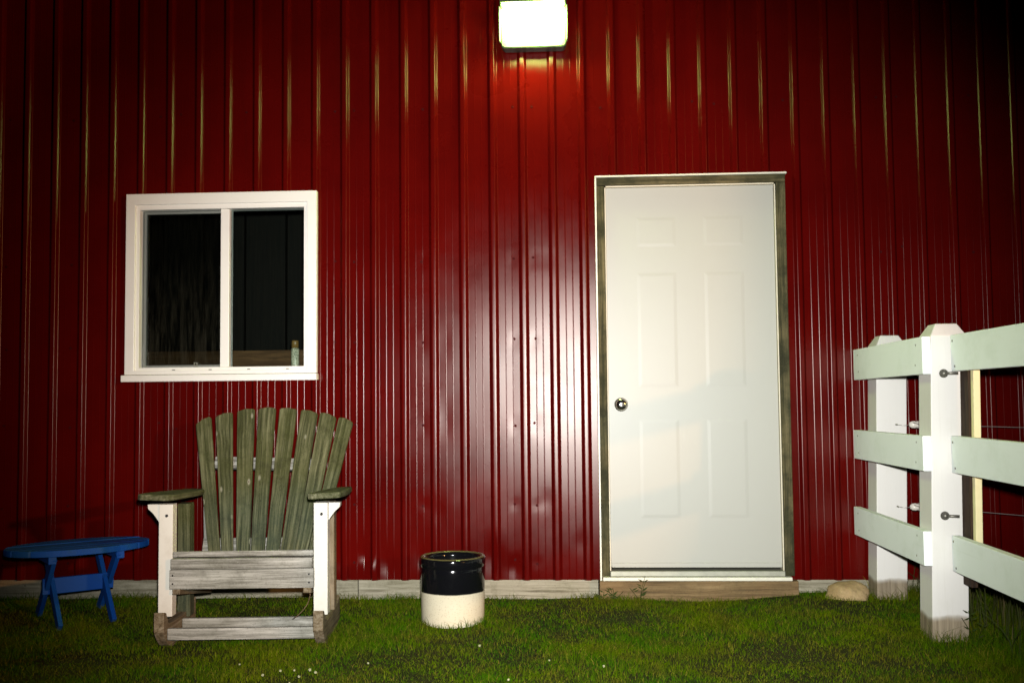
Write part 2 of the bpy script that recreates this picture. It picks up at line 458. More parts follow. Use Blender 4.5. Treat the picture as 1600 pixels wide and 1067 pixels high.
def sheet(x0, x1, first):
    zr = np.concatenate([np.arange(ZB, 0.6, 0.02), np.arange(0.6, 3.3, 0.04), np.arange(3.3, ZT + 0.01, 0.1)])
    zr = np.sort(np.unique(np.round(np.concatenate([zr, [WIN[2], WIN[3], DOOR[3]]]), 4)))
    xs, ds = [], []
    n = int(round((x1 - x0) / P))
    for k in range(n):
        for ox, h in PROF: xs.append(x0 + k * P + ox); ds.append(h)
    for ox, h in PROF[:9]: xs.append(x1 + ox); ds.append(h)          # side lap over the next sheet
    xs = np.array(xs); ds = np.array(ds)
    for cut in (WIN[0], WIN[1], DOOR[0], DOOR[1]):
        if xs[0] < cut < xs[-1]:
            i = np.searchsorted(xs, cut)
            if abs(xs[i] - cut) > 1e-4 and abs(xs[i - 1] - cut) > 1e-4:
                h = np.interp(cut, xs, ds); xs = np.insert(xs, i, cut); ds = np.insert(ds, i, h)
    lap = np.where(xs > x1 - 0.035, 0.0011, 0.0)
    X, Z = np.meshgrid(xs, zr, indexing='ij')
    Dp = np.repeat((ds + lap)[:, None], len(zr), 1)
    Dp = Dp + 0.0007 * np.sin(X * 5.3 + 2.0 * np.sin(Z * 1.7 + X)) * np.sin(Z * 3.1 + X * 1.3) + 0.0005 * np.sin(Z * 9.0 + np.floor((X - CREST0) / P) * 2.4) * np.sin((X - CREST0) / P * math.pi)
    for (cx, cz, rx, rz_, a) in DENTS:
        e = ((X - cx) / rx) ** 2 + ((Z - cz) / rz_) ** 2
        Dp = Dp + (a if cz < 0.3 else a * 0.4) * np.exp(-e)
    for sx in screw_xs(x0, x1):
        for sz in SCREW_ROWS:
            e = ((X - sx) ** 2 + ((Z - sz) * 0.75) ** 2) / 0.016 ** 2
            Dp = Dp - 0.0016 * np.exp(-e)
    nz = len(zr); faces = []
    for i in range(len(xs) - 1):
        xm = (xs[i] + xs[i + 1]) / 2
        for j in range(nz - 1):
            zm = (zr[j] + zr[j + 1]) / 2
            if WIN[0] < xm < WIN[1] and WIN[2] < zm < WIN[3]: continue
            if DOOR[0] < xm < DOOR[1] and zm < DOOR[3]: continue
            faces.append((i * nz + j, (i + 1) * nz + j, (i + 1) * nz + j + 1, i * nz + j + 1))
    me = bpy.data.meshes.new("siding_sheet")
    me.from_pydata(np.stack([X, -Dp, Z], -1).reshape(-1, 3).tolist(), [], faces)
    bm = bmesh.new(); bm.from_mesh(me)
    bmesh.ops.delete(bm, geom=[v for v in bm.verts if not v.link_faces], context='VERTS')
    bm.to_mesh(me); bm.free()
    me.materials.append(RED)
    me.polygons.foreach_set("use_smooth", [True] * len(me.polygons))
    o = bpy.data.objects.new("siding_sheet", me); COL.objects.link(o); o.parent = barn
    # screws with washers, a few pixels each
    v, f = [], []
    for sx in screw_xs(x0, x1):
        for sz in SCREW_ROWS:
            jx, jz = sx + rng.normal(0, 0.004), sz + rng.normal(0, 0.008)
            if WIN[0] - 0.03 < jx < WIN[1] + 0.03 and WIN[2] - 0.03 < jz < WIN[3] + 0.03: continue
            if DOOR[0] - 0.03 < jx < DOOR[1] + 0.03 and jz < DOOR[3] + 0.03: continue
            for r0, ya, yb in ((0.0075, 0.001, -0.0012), (0.0042, -0.0012, -0.0052)):
                b = len(v)
                for y in (ya, yb):
                    for k in range(6): v.append((jx + r0 * math.cos(k * math.pi / 3), y, jz + r0 * math.sin(k * math.pi / 3)))
                f.append(tuple(range(b + 6, b + 12)))
                for k in range(6): f.append((b + k, b + (k + 1) % 6, b + 6 + (k + 1) % 6, b + 6 + k))
    if v:
        s = link_mesh("screw", v, f, SCREWM, o); s["kind"] = "stuff"
def screw_xs(x0, x1):
    return [x0 + 0.052, x0 + 3 * P - 0.062, x1 - 0.055]
for k in range(-5, 5):
    sheet(CREST0 + k * 6 * P, CREST0 + (k + 1) * 6 * P, k == -5)
XL, XR = CREST0 - 5 * 6 * P, CREST0 + 5 * 6 * P

# skirt boards under the siding, butted end to end
cuts = [XL, -3.60, -2.205, -1.13, 0.140]
for a, b in zip(cuts[:-1], cuts[1:]):
    box("skirt_board", a + 0.002, b - 0.002, 0.010 + rng.normal(0, 0.0015), 0.045, -0.12, 0.150, SKIRT_WOOD, barn, 0.003)
for a, b in ((1.160, 2.60), (2.60, XR)):
    box("skirt_board", a + 0.002, b - 0.002, 0.010, 0.045, -0.12, 0.150, SKIRT_WOOD, barn, 0.003)

# inside of the barn, what the window shows of it
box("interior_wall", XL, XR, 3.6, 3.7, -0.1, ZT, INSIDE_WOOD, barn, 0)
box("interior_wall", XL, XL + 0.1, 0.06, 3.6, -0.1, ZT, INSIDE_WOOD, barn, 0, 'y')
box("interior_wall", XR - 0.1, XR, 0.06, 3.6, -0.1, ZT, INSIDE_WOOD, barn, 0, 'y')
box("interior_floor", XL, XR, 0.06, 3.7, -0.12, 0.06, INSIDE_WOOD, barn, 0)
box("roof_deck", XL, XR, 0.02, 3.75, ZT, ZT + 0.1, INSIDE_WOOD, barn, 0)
for x in (-3.0, -1.1, 1.35):
    box("wall_stud", x - 0.045, x + 0.045, 0.045, 0.18, 0.06, ZT, INSIDE_WOOD, barn, 0, 'z')
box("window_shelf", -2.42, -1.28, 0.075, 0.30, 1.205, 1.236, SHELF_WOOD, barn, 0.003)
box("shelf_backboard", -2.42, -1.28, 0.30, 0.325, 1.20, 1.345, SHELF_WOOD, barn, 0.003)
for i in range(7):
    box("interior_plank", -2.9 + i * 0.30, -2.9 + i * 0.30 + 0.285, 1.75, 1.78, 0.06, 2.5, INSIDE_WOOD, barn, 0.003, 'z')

# ------------------------------------------------------------------ window
win = empty("window", (0, 0, 0), 0, barn)
def ring(name, x0, x1, z0, z1, w, y0, y1, mat, parent, bevel=0.003, wb=None, wt=None):
    wb = wb or w; wt = wt or w
    v = []
    for y in (y0, y1):
        v += [(x0, y, z0), (x1, y, z0), (x1, y, z1), (x0, y, z1), (x0 + w, y, z0 + wb), (x1 - w, y, z0 + wb), (x1 - w, y, z1 - wt), (x0 + w, y, z1 - wt)]
    f = []
    for k in range(4):
        a, b = k, (k + 1) % 4
        f += [(a, b, b + 4, a + 4), (a + 8, a + 12, b + 12, b + 8), (a, a + 8, b + 8, b), (a + 4, b + 4, b + 12, a + 12)]
    return link_mesh(name, v, f, mat, parent, bevel=bevel)
ring("outer_frame", -2.386, -1.341, 1.204, 2.183, 0.052, -0.046, 0.06, WHITE, win, 0.003, 0.022, 0.060)
ring("inner_frame", -2.336, -1.391, 1.224, 2.125, 0.022, -0.032, 0.058, WHITE, win, 0.002, 0.018, 0.028)
box("window_sill", -2.400, -1.338, -0.060, 0.03, 1.166, 1.202, WHITE, win, 0.004)
box("meeting_rail", -1.872, -1.824, -0.020, 0.045, 1.2425, 2.0965, WHITE, win, 0.003, 'z')
ring("sash_frame", -2.313, -1.8735, 1.2435, 2.0955, 0.013, 0.026, 0.046, WHITE, win, 0.002)
box("pane", -2.301, -1.885, 0.032, 0.036, 1.2555, 2.083, GLASS, win, 0)
pr = box("pane", -1.823, -1.4145, 0.010, 0.014, 1.243, 2.096, GLASS, win, 0)
# insect screen: its own origin at the foot so that the dust lies low
link_mesh("insect_screen", [(0, 0, 0), (0.437, 0, 0), (0.437, 0, 0.85), (0, 0, 0.85)], [(0, 1, 2, 3)], SCREEN, win, Matrix.Translation((-2.311, 0.004, 1.2445)))
ring("latch", -2.02, -2.002, 1.2455, 1.268, 0.003, -0.006, 0.000, ALU, win, 0)
for x in (-2.12, -1.92, -1.71, -1.50):
    box("weep_slot", x - 0.008, x + 0.008, -0.0345, -0.0325, 1.226, 1.230, RUBBER, win, 0)

# ------------------------------------------------------------------ door
door = empty("door", (0, 0, 0), 0, barn)
SX0, SX1, SZ0, SZ1 = 0.206, 1.084, 0.180, 2.166
def door_slab():
    bm = bmesh.new()
    xs = sorted({SX0, 0.360, 0.575, 0.712, 0.927, SX1}); zs = sorted({SZ0, 0.425, 0.945, 1.105, 1.715, 1.845, 2.01, SZ1})
    V = {(i, j): bm.verts.new((x, -0.012, z)) for i, x in enumerate(xs) for j, z in enumerate(zs)}
    pan = []
    for i in range(len(xs) - 1):
        for j in range(len(zs) - 1):
            f = bm.faces.new((V[i, j], V[i + 1, j], V[i + 1, j + 1], V[i, j + 1]))
            if i in (1, 3) and j in (1, 3, 5): pan.append(f)
    bmesh.ops.inset_individual(bm, faces=pan, thickness=0.010, depth=-0.0008)
    bmesh.ops.inset_individual(bm, faces=pan, thickness=0.006, depth=0.0)
    bmesh.ops.inset_individual(bm, faces=pan, thickness=0.024, depth=0.0007)
    be = [e for e in bm.edges if e.is_boundary]
    r = bmesh.ops.extrude_edge_only(bm, edges=be)
    for v in r['geom']:
        if isinstance(v, bmesh.types.BMVert): v.co.y = 0.032
    bmesh.ops.recalc_face_normals(bm, faces=bm.faces)
    me = bpy.data.meshes.new("door_leaf"); bm.to_mesh(me); bm.free(); me.materials.append(DOOR_WHITE)
    o = bpy.data.objects.new("door_leaf", me); COL.objects.link(o); o.parent = door
door_slab()
# side and head casings of bare mildewed wood
box("jamb", 0.1570, 0.1985, -0.036, 0.05, 0.128, 2.1745, FRAME_WOOD, door, 0.003, 'z')
box("jamb", 1.0930, 1.1430, -0.036, 0.05, 0.135, 2.1745, FRAME_WOOD, door, 0.003, 'z')
box("head_jamb", 0.1570, 1.1430, -0.037, 0.05, 2.1760, 2.2180, FRAME_WOOD, door, 0.003)
box("door_stop", 0.1990, 0.2045, -0.026, 0.05, 0.150, 2.1675, CREAM_TRIM, door, 0.001, 'z')
box("door_stop", 1.0865, 1.0925, -0.026, 0.05, 0.150, 2.1675, CREAM_TRIM, door, 0.001, 'z')
box("door_stop", 0.2050, 1.0860, -0.026, 0.05, 2.1685, 2.1755, CREAM_TRIM, door, 0.001)
box("drip_flashing", 0.1480, 1.1500, -0.045, 0.03, 2.2190, 2.2280, FLASHING, door, 0.001)
box("side_flashing", 0.1470, 0.1560, -0.042, 0.03, 0.112, 2.2180, FLASHING, door, 0.001, 'z')
box("door_sweep", SX0 + 0.002, SX1 - 0.002, -0.020, -0.0125, 0.176, 0.200, DOOR_WHITE, door, 0.002)
box("threshold", 0.1990, 1.0925, -0.050, 0.05, 0.134, 0.162, ALU, door, 0.004)
box("threshold_nosing", 0.1600, 1.1250, -0.066, 0.02, 0.114, 0.133, FLASHING, door, 0.004)
box("step_board", 0.1430, 1.1570, -0.055, 0.04, -0.10, 0.112, STEP_WOOD, door, 0.004)
KX, KZ = 0.270, 1.020
RY = Matrix.Rotation(math.radians(90), 4, 'X')
kn = lathe("handle", [(0.036, 0.0), (0.036, 0.004), (0.031, 0.009), (0.016, 0.012), (0.013, 0.030), (0.018, 0.036), (0.027, 0.042), (0.0305, 0.052), (0.028, 0.062), (0.020, 0.068), (0.008, 0.070), (0.001, 0.0702)], CHROME, door, (KX, -0.0125, KZ), 40, RY)
lathe("keyhole", [(0.006, 0.0), (0.006, 0.0012), (0.002, 0.0015)], STEEL, door, (KX, -0.0830, KZ), 16, RY)
for dx, dz in ((0.385, 1.303), (0.418, 1.310)):
    box("scuff_chip", dx - 0.004, dx + 0.005, -0.0085, -0.0070, dz - 0.002, dz + 0.002, STEEL, door, 0)

# ------------------------------------------------------------------ lit wall lamp over the door
lamp = tag(empty("wall_lamp", (-0.165, 0, 3.03)), "lit greenish white floodlight fixed high on the red wall", "wall lamp")
def loft(name, secs, mat, parent, smooth=False, bevel=0.0):
    """closed shell through equal-length rings"""
    n = len(secs[0]); v = [p for s in secs for p in s]; f = []
    for i in range(len(secs) - 1):
        for k in range(n):
            k2 = (k + 1) % n; f.append((i * n + k, i * n + k2, (i + 1) * n + k2, (i + 1) * n + k))
    f.append(tuple(range(n))); f.append(tuple(range((len(secs) - 1) * n, len(secs) * n)))
    return link_mesh(name, v, f, mat, parent, smooth=smooth, bevel=bevel)
def rrect(w0, w1, z0, z1, y, r=0.02, seg=4, bulge=0.0):
    """rounded trapezium in the plane y: half width w0 at the foot, w1 at the top"""
    pts = []
    for (cx, cz, a0) in ((w1 - r, z1 - r, 0), (-w1 + r, z1 - r, 90), (-w0 + r, z0 + r, 180), (w0 - r, z0 + r, 270)):
        for k in range(seg + 1):
            a = math.radians(a0 + 90 * k / seg); pts.append((cx + r * math.cos(a), y, cz + r * math.sin(a)))
    return pts
loft("housing", [rrect(0.168, 0.180, -0.118, 0.32, -0.018), rrect(0.172, 0.184, -0.122, 0.32, -0.07), rrect(0.172, 0.184, -0.122, 0.30, -0.10), rrect(0.168, 0.180, -0.116, 0.27, -0.106)], HOUSING, lamp)
loft("visor", [rrect(0.174, 0.178, 0.092, 0.125, -0.107, 0.008), rrect(0.170, 0.174, 0.090, 0.118, -0.195, 0.008)], HOUSING, lamp)
for s in (-1, 1):
    box("cheek", s * 0.1775 - 0.0035, s * 0.1775 + 0.0035, -0.148, -0.107, -0.098, 0.088, HOUSING, lamp, 0.002)
loft("lens", [rrect(0.150, 0.166, -0.104, 0.086, -0.1075, 0.03), rrect(0.154, 0.168, -0.107, 0.088, -0.15, 0.042), rrect(0.146, 0.162, -0.100, 0.084, -0.185, 0.048), rrect(0.12, 0.135, -0.080, 0.068, -0.203, 0.045)], LENS, lamp, True)

# ------------------------------------------------------------------ rocking chair
ch = tag(empty("rocking_chair", (-1.449, -0.90, 0.0), math.radians(4.0)), "weathered wooden rocking chair with a fan of green slats below the window", "rocking chair")
for s in (-1, 1):
    box("front_leg", s * 0.341 - 0.031, s * 0.341 + 0.031, -0.03, 0.03, 0.115, 0.605, LEG_WHITE, ch, 0.003, 'z')
    b = prism("arm_bracket", [(0, 0.0), (0, -0.052), (-0.020, -0.050), (-0.038, -0.030), (-0.062, -0.012), (-0.080, 0.0)], 0.040,
              Matrix(((0, -s, 0, s * 0.3735), (0, 0, -1, 0.0), (1, 0, 0, 0.6045), (0, 0, 0, 1))), LEG_WHITE, ch, 0.002)
    beam("rear_leg", (s * 0.334, 0.25, 0.065), (s * 0.334, 0.240, 0.585), 0.068, 0.058, (0, 1, 0), ROCKER_WOOD if s > 0 else GREEN_WOOD, ch)
    beam("seat_rail", (s * 0.286, -0.045, 0.27), (s * 0.286, 0.46, 0.185), 0.11, 0.035, (0, 0, 1), ROCKER_WOOD, ch)
    # arm: broad rounded paddle, narrower behind
    o = [(-0.115, 0.300), (-0.125, 0.318), (-0.125, 0.422), (-0.105, 0.441), (-0.02, 0.446), (0.10, 0.442), (0.30, 0.425), (0.53, 0.400), (0.53, 0.318), (0.30, 0.300), (0.0, 0.292), (-0.08, 0.292)]
    prism("armrest", o, 0.026, Matrix(((0, s, 0, 0), (1, 0, 0, 0), (-0.088, 0, 1 if s < 0 else -1, 0.6215), (0, 0, 0, 1))), ARM_WOOD, ch, 0.006, 3)
    # rocker: curved plank, raised at both tips
    top, bot = [], []
    for k in range(15):
        u = k / 14; y = -0.105 + u * 0.47
        c = (u - 0.42)
        zb = -0.035 + (0.42 if c < 0 else 0.12) * c * c if u > 0.10 else -0.035 + 0.42 * 0.32 ** 2 + (0.10 - u) / 0.10 * 0.055
        zt = 0.083 + 0.20 * max(0, abs(c) - 0.10) ** 2 + (0.045 if u < 0.09 else 0.0)
        top.append((y, zt)); bot.append((y, zb))
    prism("rocker", bot + top[::-1], 0.044, Matrix(((0, 0, 1, s * 0.343), (1, 0, 0, 0), (0, 1, 0, 0), (0, 0, 0, 1))), ROCKER_WOOD, ch, 0.003)
    beam("arm_brace", (s * 0.290, 0.47, 0.545), (s * 0.275, 0.44, 0.26), 0.05, 0.03, (1, 0, 0), GREY_WOOD, ch)
    lathe("leg_bolt", [(0.0065, 0.0), (0.0065, 0.003), (0.003, 0.005)], RUBBER, ch, (s * 0.341 + 0.004, -0.0300, 0.555), 10, RY)
box("seat_apron", -0.315, 0.315, -0.058, -0.033, 0.238, 0.322, GREY_WOOD, ch, 0.003)
for k, (y0, y1, z) in enumerate([(-0.066, -0.018, 0.3475), (-0.034, 0.062, 0.379), (0.070, 0.160, 0.366), (0.168, 0.258, 0.351), (0.266, 0.352, 0.336)]):
    t = 0.046 if k == 0 else 0.024
    beam("seat_slat", (-0.309, (y0 + y1) / 2, z), (0.309, (y0 + y1) / 2, z), y1 - y0, t, (0, 1, -0.16 if k else 0.0), GREY_WOOD, ch, 0.005)
for x in (-0.30, 0.295):
    for z in (0.262, 0.298):
        lathe("nail", [(0.004, 0.0), (0.004, 0.001), (0.001, 0.0015)], RUBBER, ch, (x, -0.0582, z), 8, RY)
top_e = [(-.402, -.325, .952, .974), (-.304, -.219, .986, .997), (-.195, -.108, 1.010, 1.015), (-.087, .000, 1.018, 1.020), (.020, .106, 1.018, 1.015), (.128, .214, 1.010, .999), (.228, .313, .989, .975), (.322, .398, .968, .955)]
bot_e = [(-.262, -.208), (-.200, -.147), (-.130, -.066), (-.060, .004), (.012, .076), (.080, .150), (.150, .215), (.214, .266)]
ZB0 = 0.255; 
def back_y(z): return 0.365 + (z - 0.33) * 0.395
M_back = Matrix(((1, 0, 0, 0), (0, 0, 1, 0), (0, 1, 0, 0), (0, 0, 0, 1)))
tilt = math.atan(0.395)
for i, ((a0, a1, z0, z1), (b0, b1)) in enumerate(zip(top_e, bot_e)):
    cb = Vector(((b0 + b1) / 2, back_y(0.34), 0.34)); zt = max(z0, z1)
    ct = Vector(((a0 + a1) / 2, back_y(zt), zt))
    d = (ct - cb); Lf = d.length; p0 = cb - d.normalized() * 0.10
    M = frame_m(p0, ct, (1, 0, 0)); L = Lf + 0.10
    dl = (z0 - zt) / math.cos(tilt); dr = (z1 - zt) / math.cos(tilt)
    wt, wb = (a1 - a0) / 2 / 0.985, (b1 - b0) / 2
    r = 0.008
    out = [(0, -wb * 0.96), (L + dl - r, -wt), (L + dl - r * 0.2, -wt + r), (L + (dl + dr) / 2 + 0.004, 0), (L + dr - r * 0.2, wt - r), (L + dr - r, wt), (0, wb * 0.96)]
    off = (0.004 if i in (5, 7) else -0.004 if i in (6,) else 0.0) + rng.normal(0, 0.0015)
    M.translation = M.translation + M.to_3x3() @ Vector((0, 0, off))
    prism("back_slat", out, 0.021, M, GREEN_WOOD, ch, 0.004)
ysup = back_y(0.74) + 0.030
beam("back_support", (-0.285, ysup, 0.752), (0.262, ysup, 0.733), 0.058, 0.030, (0, 0.395, 1), GREY_WOOD, ch)
ysup = back_y(0.36) + 0.034
beam("back_support", (-0.30, ysup, 0.36), (0.30, ysup, 0.36), 0.07, 0.034, (0, 0.395, 1), GREY_WOOD, ch)
box("spreader", -0.320, 0.318, -0.062, -0.038, 0.020, 0.070, GREY_WOOD, ch, 0.003)
box("spreader", -0.320, 0.318, 0.150, 0.174, 0.022, 0.070, GREY_WOOD, ch, 0.003)
st = tube("strand", [(0.285, 0.02, 0.235), (0.282, 0.05, 0.19), (0.268, 0.06, 0.15), (0.245, 0.07, 0.12), (0.218, 0.08, 0.095), (0.19, 0.10, 0.075)], 0.0018, TWIG)
st.location = (-1.449, -0.90, 0); tag(st, "thin brown strand dangling under the rocking chair seat", "string")

# ------------------------------------------------------------------ blue folding side table
tb = tag(empty("side_table", (-2.425, -0.450, gz(-2.425, -0.450) - 0.004), math.radians(39.0)), "blue painted oval side table on crossed legs beside the rocking chair", "table")
A, B, TZ = 0.336, 0.208, 0.366
n = 6; gap = 0.006; wv = 2 * B / n
for i in range(n):
    v0 = -B + i * wv + gap / 2; v1 = -B + (i + 1) * wv - gap / 2
    def xe(v): return A * math.sqrt(max(0.0, 1 - min(1, abs(v) / B) ** 2))
    vs = np.linspace(v0, v1, 7)
    out = [(-xe(v) if abs(v) < B - 0.002 else -0.03, v) for v in vs] + [(xe(v) if abs(v) < B - 0.002 else 0.03, v) for v in vs[::-1]]
    prism("top_slat", out, 0.030, Matrix.Translation((0, 0, TZ - 0.015 + rng.normal(0, 0.0008))), BLUE, tb, 0.003)
for s in (-1, 1):
    beam("top_batten", (s * 0.155, -0.17, TZ - 0.0485), (s * 0.155, 0.17, TZ - 0.0485), 0.036, 0.036, (0, 0, 1), BLUE, tb, 0.003)
    beam("leg", (s * 0.133 + 0.012 * s, -0.155, TZ - 0.032), (s * 0.133 + 0.012 * s, 0.185, 0.0), 0.052, 0.021, (0, 1, 1), BLUE, tb, 0.003)
    beam("leg", (s * 0.133 - 0.0115 * s, 0.155, TZ - 0.032), (s * 0.133 - 0.0115 * s, -0.185, 0.0), 0.052, 0.021, (0, 1, 1), BLUE, tb, 0.003)
box("stretcher", -0.165, 0.165, -0.011, 0.011, 0.135, 0.212, BLUE, tb, 0.003)

# ------------------------------------------------------------------ stoneware crock
ck = tag(empty("crock", (-0.570, -0.480, -0.012)), "stoneware crock, glossy black above and cream below, on the grass", "crock")
prof = [(0.135, 0.0), (0.147, 0.004), (0.150, 0.016), (0.1515, 0.10), (0.1525, 0.158), (0.1535, 0.166), (0.1545, 0.25), (0.1545, 0.268), (0.1530, 0.272), (0.1540, 0.277), (0.1570, 0.284), (0.1580, 0.296), (0.1575, 0.310), (0.1550, 0.3185)]
lathe("body", prof + [(0.1350, 0.3180), (0.1330, 0.30), (0.1330, 0.03), (0.10, 0.02), (0.002, 0.02)], CROCK, ck, seg=96)
tor = [(0.1550 - 0.010 + 0.0095 * math.cos(a), 0.3170 + 0.0062 * math.sin(a)) for a in np.linspace(math.pi, 0, 9)]
lathe("rim", tor, RIM_GLAZE, ck, seg=96, cap=False)

# ------------------------------------------------------------------ white board fence meeting the barn, and the gate hung on it
fence = tag(empty("fence", (1.57, -0.6, 0)), "white board fence of three rails and two posts meeting the barn wall", "fence")
def post(xl, xr, yf, yb, ztop, lean):
    """square post, chamfered head, leaning so that its foot stands further left"""
    c = ((xl + xr) / 2, (yf + yb) / 2); hw = (xr - xl) / 2; hd = (yb - yf) / 2; secs = []
    for z, k in ((-0.15, 1.0), (0.3, 1.0), (0.8, 1.0), (ztop - 0.052, 1.0), (ztop, 0.60)):
        ox = -lean * (1.3 - z)
        secs.append([(ox - hw * k, -hd * k, z), (ox + hw * k, -hd * k, z), (ox + hw * k, hd * k, z), (ox - hw * k, hd * k, z)])
    o = loft("post", secs, POST, fence, bevel=0.004)
    o.location = (c[0] - 1.57, c[1] + 0.6, 0)
post(1.509, 1.657, -1.060, -0.910, 1.352, 0.026)
post(1.541, 1.690, -0.190, -0.040, 1.356, 0.026)
for z0, z1, zb in ((1.140, 1.297, 0.0), (0.738, 0.884, 0.0), (0.350, 0.492, 0.0)):
    xo = 1.474 - 0.024 * (1.3 - (z0 + z1) / 2)
    beam("rail", (xo + 0.0165 - 1.57, -0.024 + 0.6, (z0 + z1) / 2 - 0.006), (xo + 0.0165 - 1.57, -1.064 + 0.6, (z0 + z1) / 2), z1 - z0, 0.035, (0, 0, 1), FENCE_WHITE, fence, 0.003)
for z in (1.22, 0.81, 0.42):
    for dy, dz in ((0.0, 0.045), (0.012, -0.04), (0.885, 0.04), (0.875, -0.045)):
        lathe("nail", [(0.0045, 0.0), (0.0045, 0.0012), (0.001, 0.002)], STEEL, fence, (1.4740 - 0.024 * (1.3 - z) - 1.57 - 0.0003, -0.985 + 0.6 + dy, z + dz), 8, Matrix.Rotation(math.radians(-90), 4, 'Y'))
gate = tag(empty("gate", (1.60, -1.10, 0)), "white three rail gate hinged on the nearer fence post, swung towards the viewer", "gate")
for z0, z1, x in ((1.150, 1.300, 1.580), (0.733, 0.884, 1.568), (0.333, 0.478, 1.558)):
    beam("rail", (x + 0.018 - 1.60, 0.018, (z0 + z1) / 2), (x + 0.018 - 1.60, -2.55, (z0 + z1) / 2), z1 - z0, 0.035, (0, 0, 1), FENCE_WHITE, gate, 0.003)
    for dz in (-0.055, 0.05):
        lathe("nail", [(0.005, 0.0), (0.005, 0.0012), (0.001, 0.002)], STEEL, gate, (x - 1.60 - 0.0002, -0.025 + 0.02 * (dz > 0), (z0 + z1) / 2 + dz), 8, Matrix.Rotation(math.radians(-90), 4, 'Y'))
beam("stile", (1.599 + 0.010 - 1.60, -0.035, 0.282), (1.617 + 0.010 - 1.60, -0.035, 1.285), 0.085, 0.026, (0, 1, 0), STILE_WOOD, gate, 0.002)
beam("stile", (-0.01, -2.46, 0.282), (0.01, -2.46, 1.29), 0.085, 0.034, (0, 1, 0), FENCE_WHITE, gate, 0.003)
beam("stop_batten", (1.621 - 1.60, -0.094, 0.40), (1.635 - 1.60, -0.094, 1.20), 0.027, 0.030, (1, 0, 0), BATTEN, gate, 0.002)
for z, x in ((1.142, 1.556), (0.555, 1.542)):
    h = lathe("hinge_bolt", [(0.018, 0.0), (0.018, 0.004), (0.014, 0.006), (0.011, 0.012), (0.005, 0.016), (0.001, 0.017)], STEEL, gate, (x - 1.60, 0.0385, z), 18, RY)
    tube("hinge_pin", [(x - 1.60, 0.034, z), (x - 1.60 + 0.02, 0.020, z), (x - 1.60 + 0.050, 0.012, z)], 0.006, STEEL, gate, 8)

# electric fence wires with their insulators
def strand_wire(z, xa, xi, xend, zend, cat_label):
    w = tag(empty("fence_wire", (xa, -0.198, z)), cat_label, "wire", "electric fence wires")
    tube("screw_eye", [(0, 0.008, 0), (0, -0.012, 0)], 0.004, STEEL, w, 8)
    tube("wire", [(0, -0.012, 0), ((xi - xa) * 0.4, -0.020, -0.004), (xi - xa - 0.03, -0.020, 0)], 0.0016, WIRE_M, w)
    lathe("insulator", [(0.002, -0.034), (0.010, -0.032), (0.017, -0.022), (0.019, -0.008), (0.016, 0.0), (0.019, 0.008), (0.017, 0.022), (0.010, 0.032), (0.002, 0.034)], PORCELAIN, w, (xi - xa, -0.020, 0), 20, Matrix.Rotation(math.radians(90), 4, 'Y'))
    tube("insulator_loop", [(xi - xa - 0.020, -0.040, 0.010), (xi - xa, -0.046, 0.004), (xi - xa + 0.028, -0.038, -0.012)], 0.0022, STEEL, w)
    pts = [(xi - xa + 0.03 + (xend - xi) * k / 10, -0.020, (zend - z) * k / 10 - 0.03 * math.sin(math.pi * k / 10)) for k in range(11)]
    tube("wire", pts, 0.0018, WIRE_M, w)
strand_wire(0.908, 1.626, 1.716, 4.2, 0.90, "bright wire with a white egg insulator level with the middle rail")
strand_wire(0.503, 1.620, 1.708, 4.2, 0.36, "lower fence wire with a small insulator above the bottom rail")

# ------------------------------------------------------------------ rock by the wall
def rock(name, loc, sx, sy, sz, seed):
    bm = bmesh.new(); bmesh.ops.create_icosphere(bm, subdivisions=4, radius=1.0)
    r = random.Random(seed); ph = [(Vector((r.uniform(-1, 1), r.uniform(-1, 1), r.uniform(-1, 1))) * k, r.uniform(0, 6), 0.085 / k ** 0.9) for k in (1.3, 1.9, 2.6, 3.7, 5.5, 8, 11)]
    for v in bm.verts:
        d = sum(a * math.sin(v.co.dot(k) * 2 + p) for k, p, a in ph)
        v.co = v.co * (1 + d); v.co = Vector((v.co.x * sx, v.co.y * sy, max(v.co.z, -0.6) * sz))
    me = bpy.data.meshes.new(name); bm.to_mesh(me); bm.free(); me.materials.append(ROCKM)
    me.polygons.foreach_set("use_smooth", [True] * len(me.polygons))
    o = bpy.data.objects.new(name, me); COL.objects.link(o); o.location = loc
    return o
tag(rock("rock", (1.372, -0.165, 0.050), 0.108, 0.085, 0.078, 5), "beige fieldstone lying in the grass between door and fence post", "rock")

# small can on the shelf inside the window
can = tag(empty("spray_can", (-1.522, 0.20, 1.2365)), "small speckled can with a brown cap standing inside the window", "can")
CANM = NT("speckled_can_label")
_v = CANM.coords(False)
CANM.base(CANM.mix(CANM.ramp(CANM.noise(_v, 90.0, 4, 0.8), [(0.42, 0.0), (0.6, 0.9)]), (0.62, 0.58, 0.42), (0.10, 0.11, 0.07)), 0.4)
lathe("can_body", [(0.021, 0.0), (0.022, 0.004), (0.022, 0.108), (0.018, 0.114)], CANM.m, can, seg=32)
lathe("cap", [(0.0195, 0.1145), (0.0195, 0.150), (0.017, 0.156), (0.002, 0.157)], m_simple("brown_cap_plastic", (0.20, 0.11, 0.03), 0.4), can, seg=32)

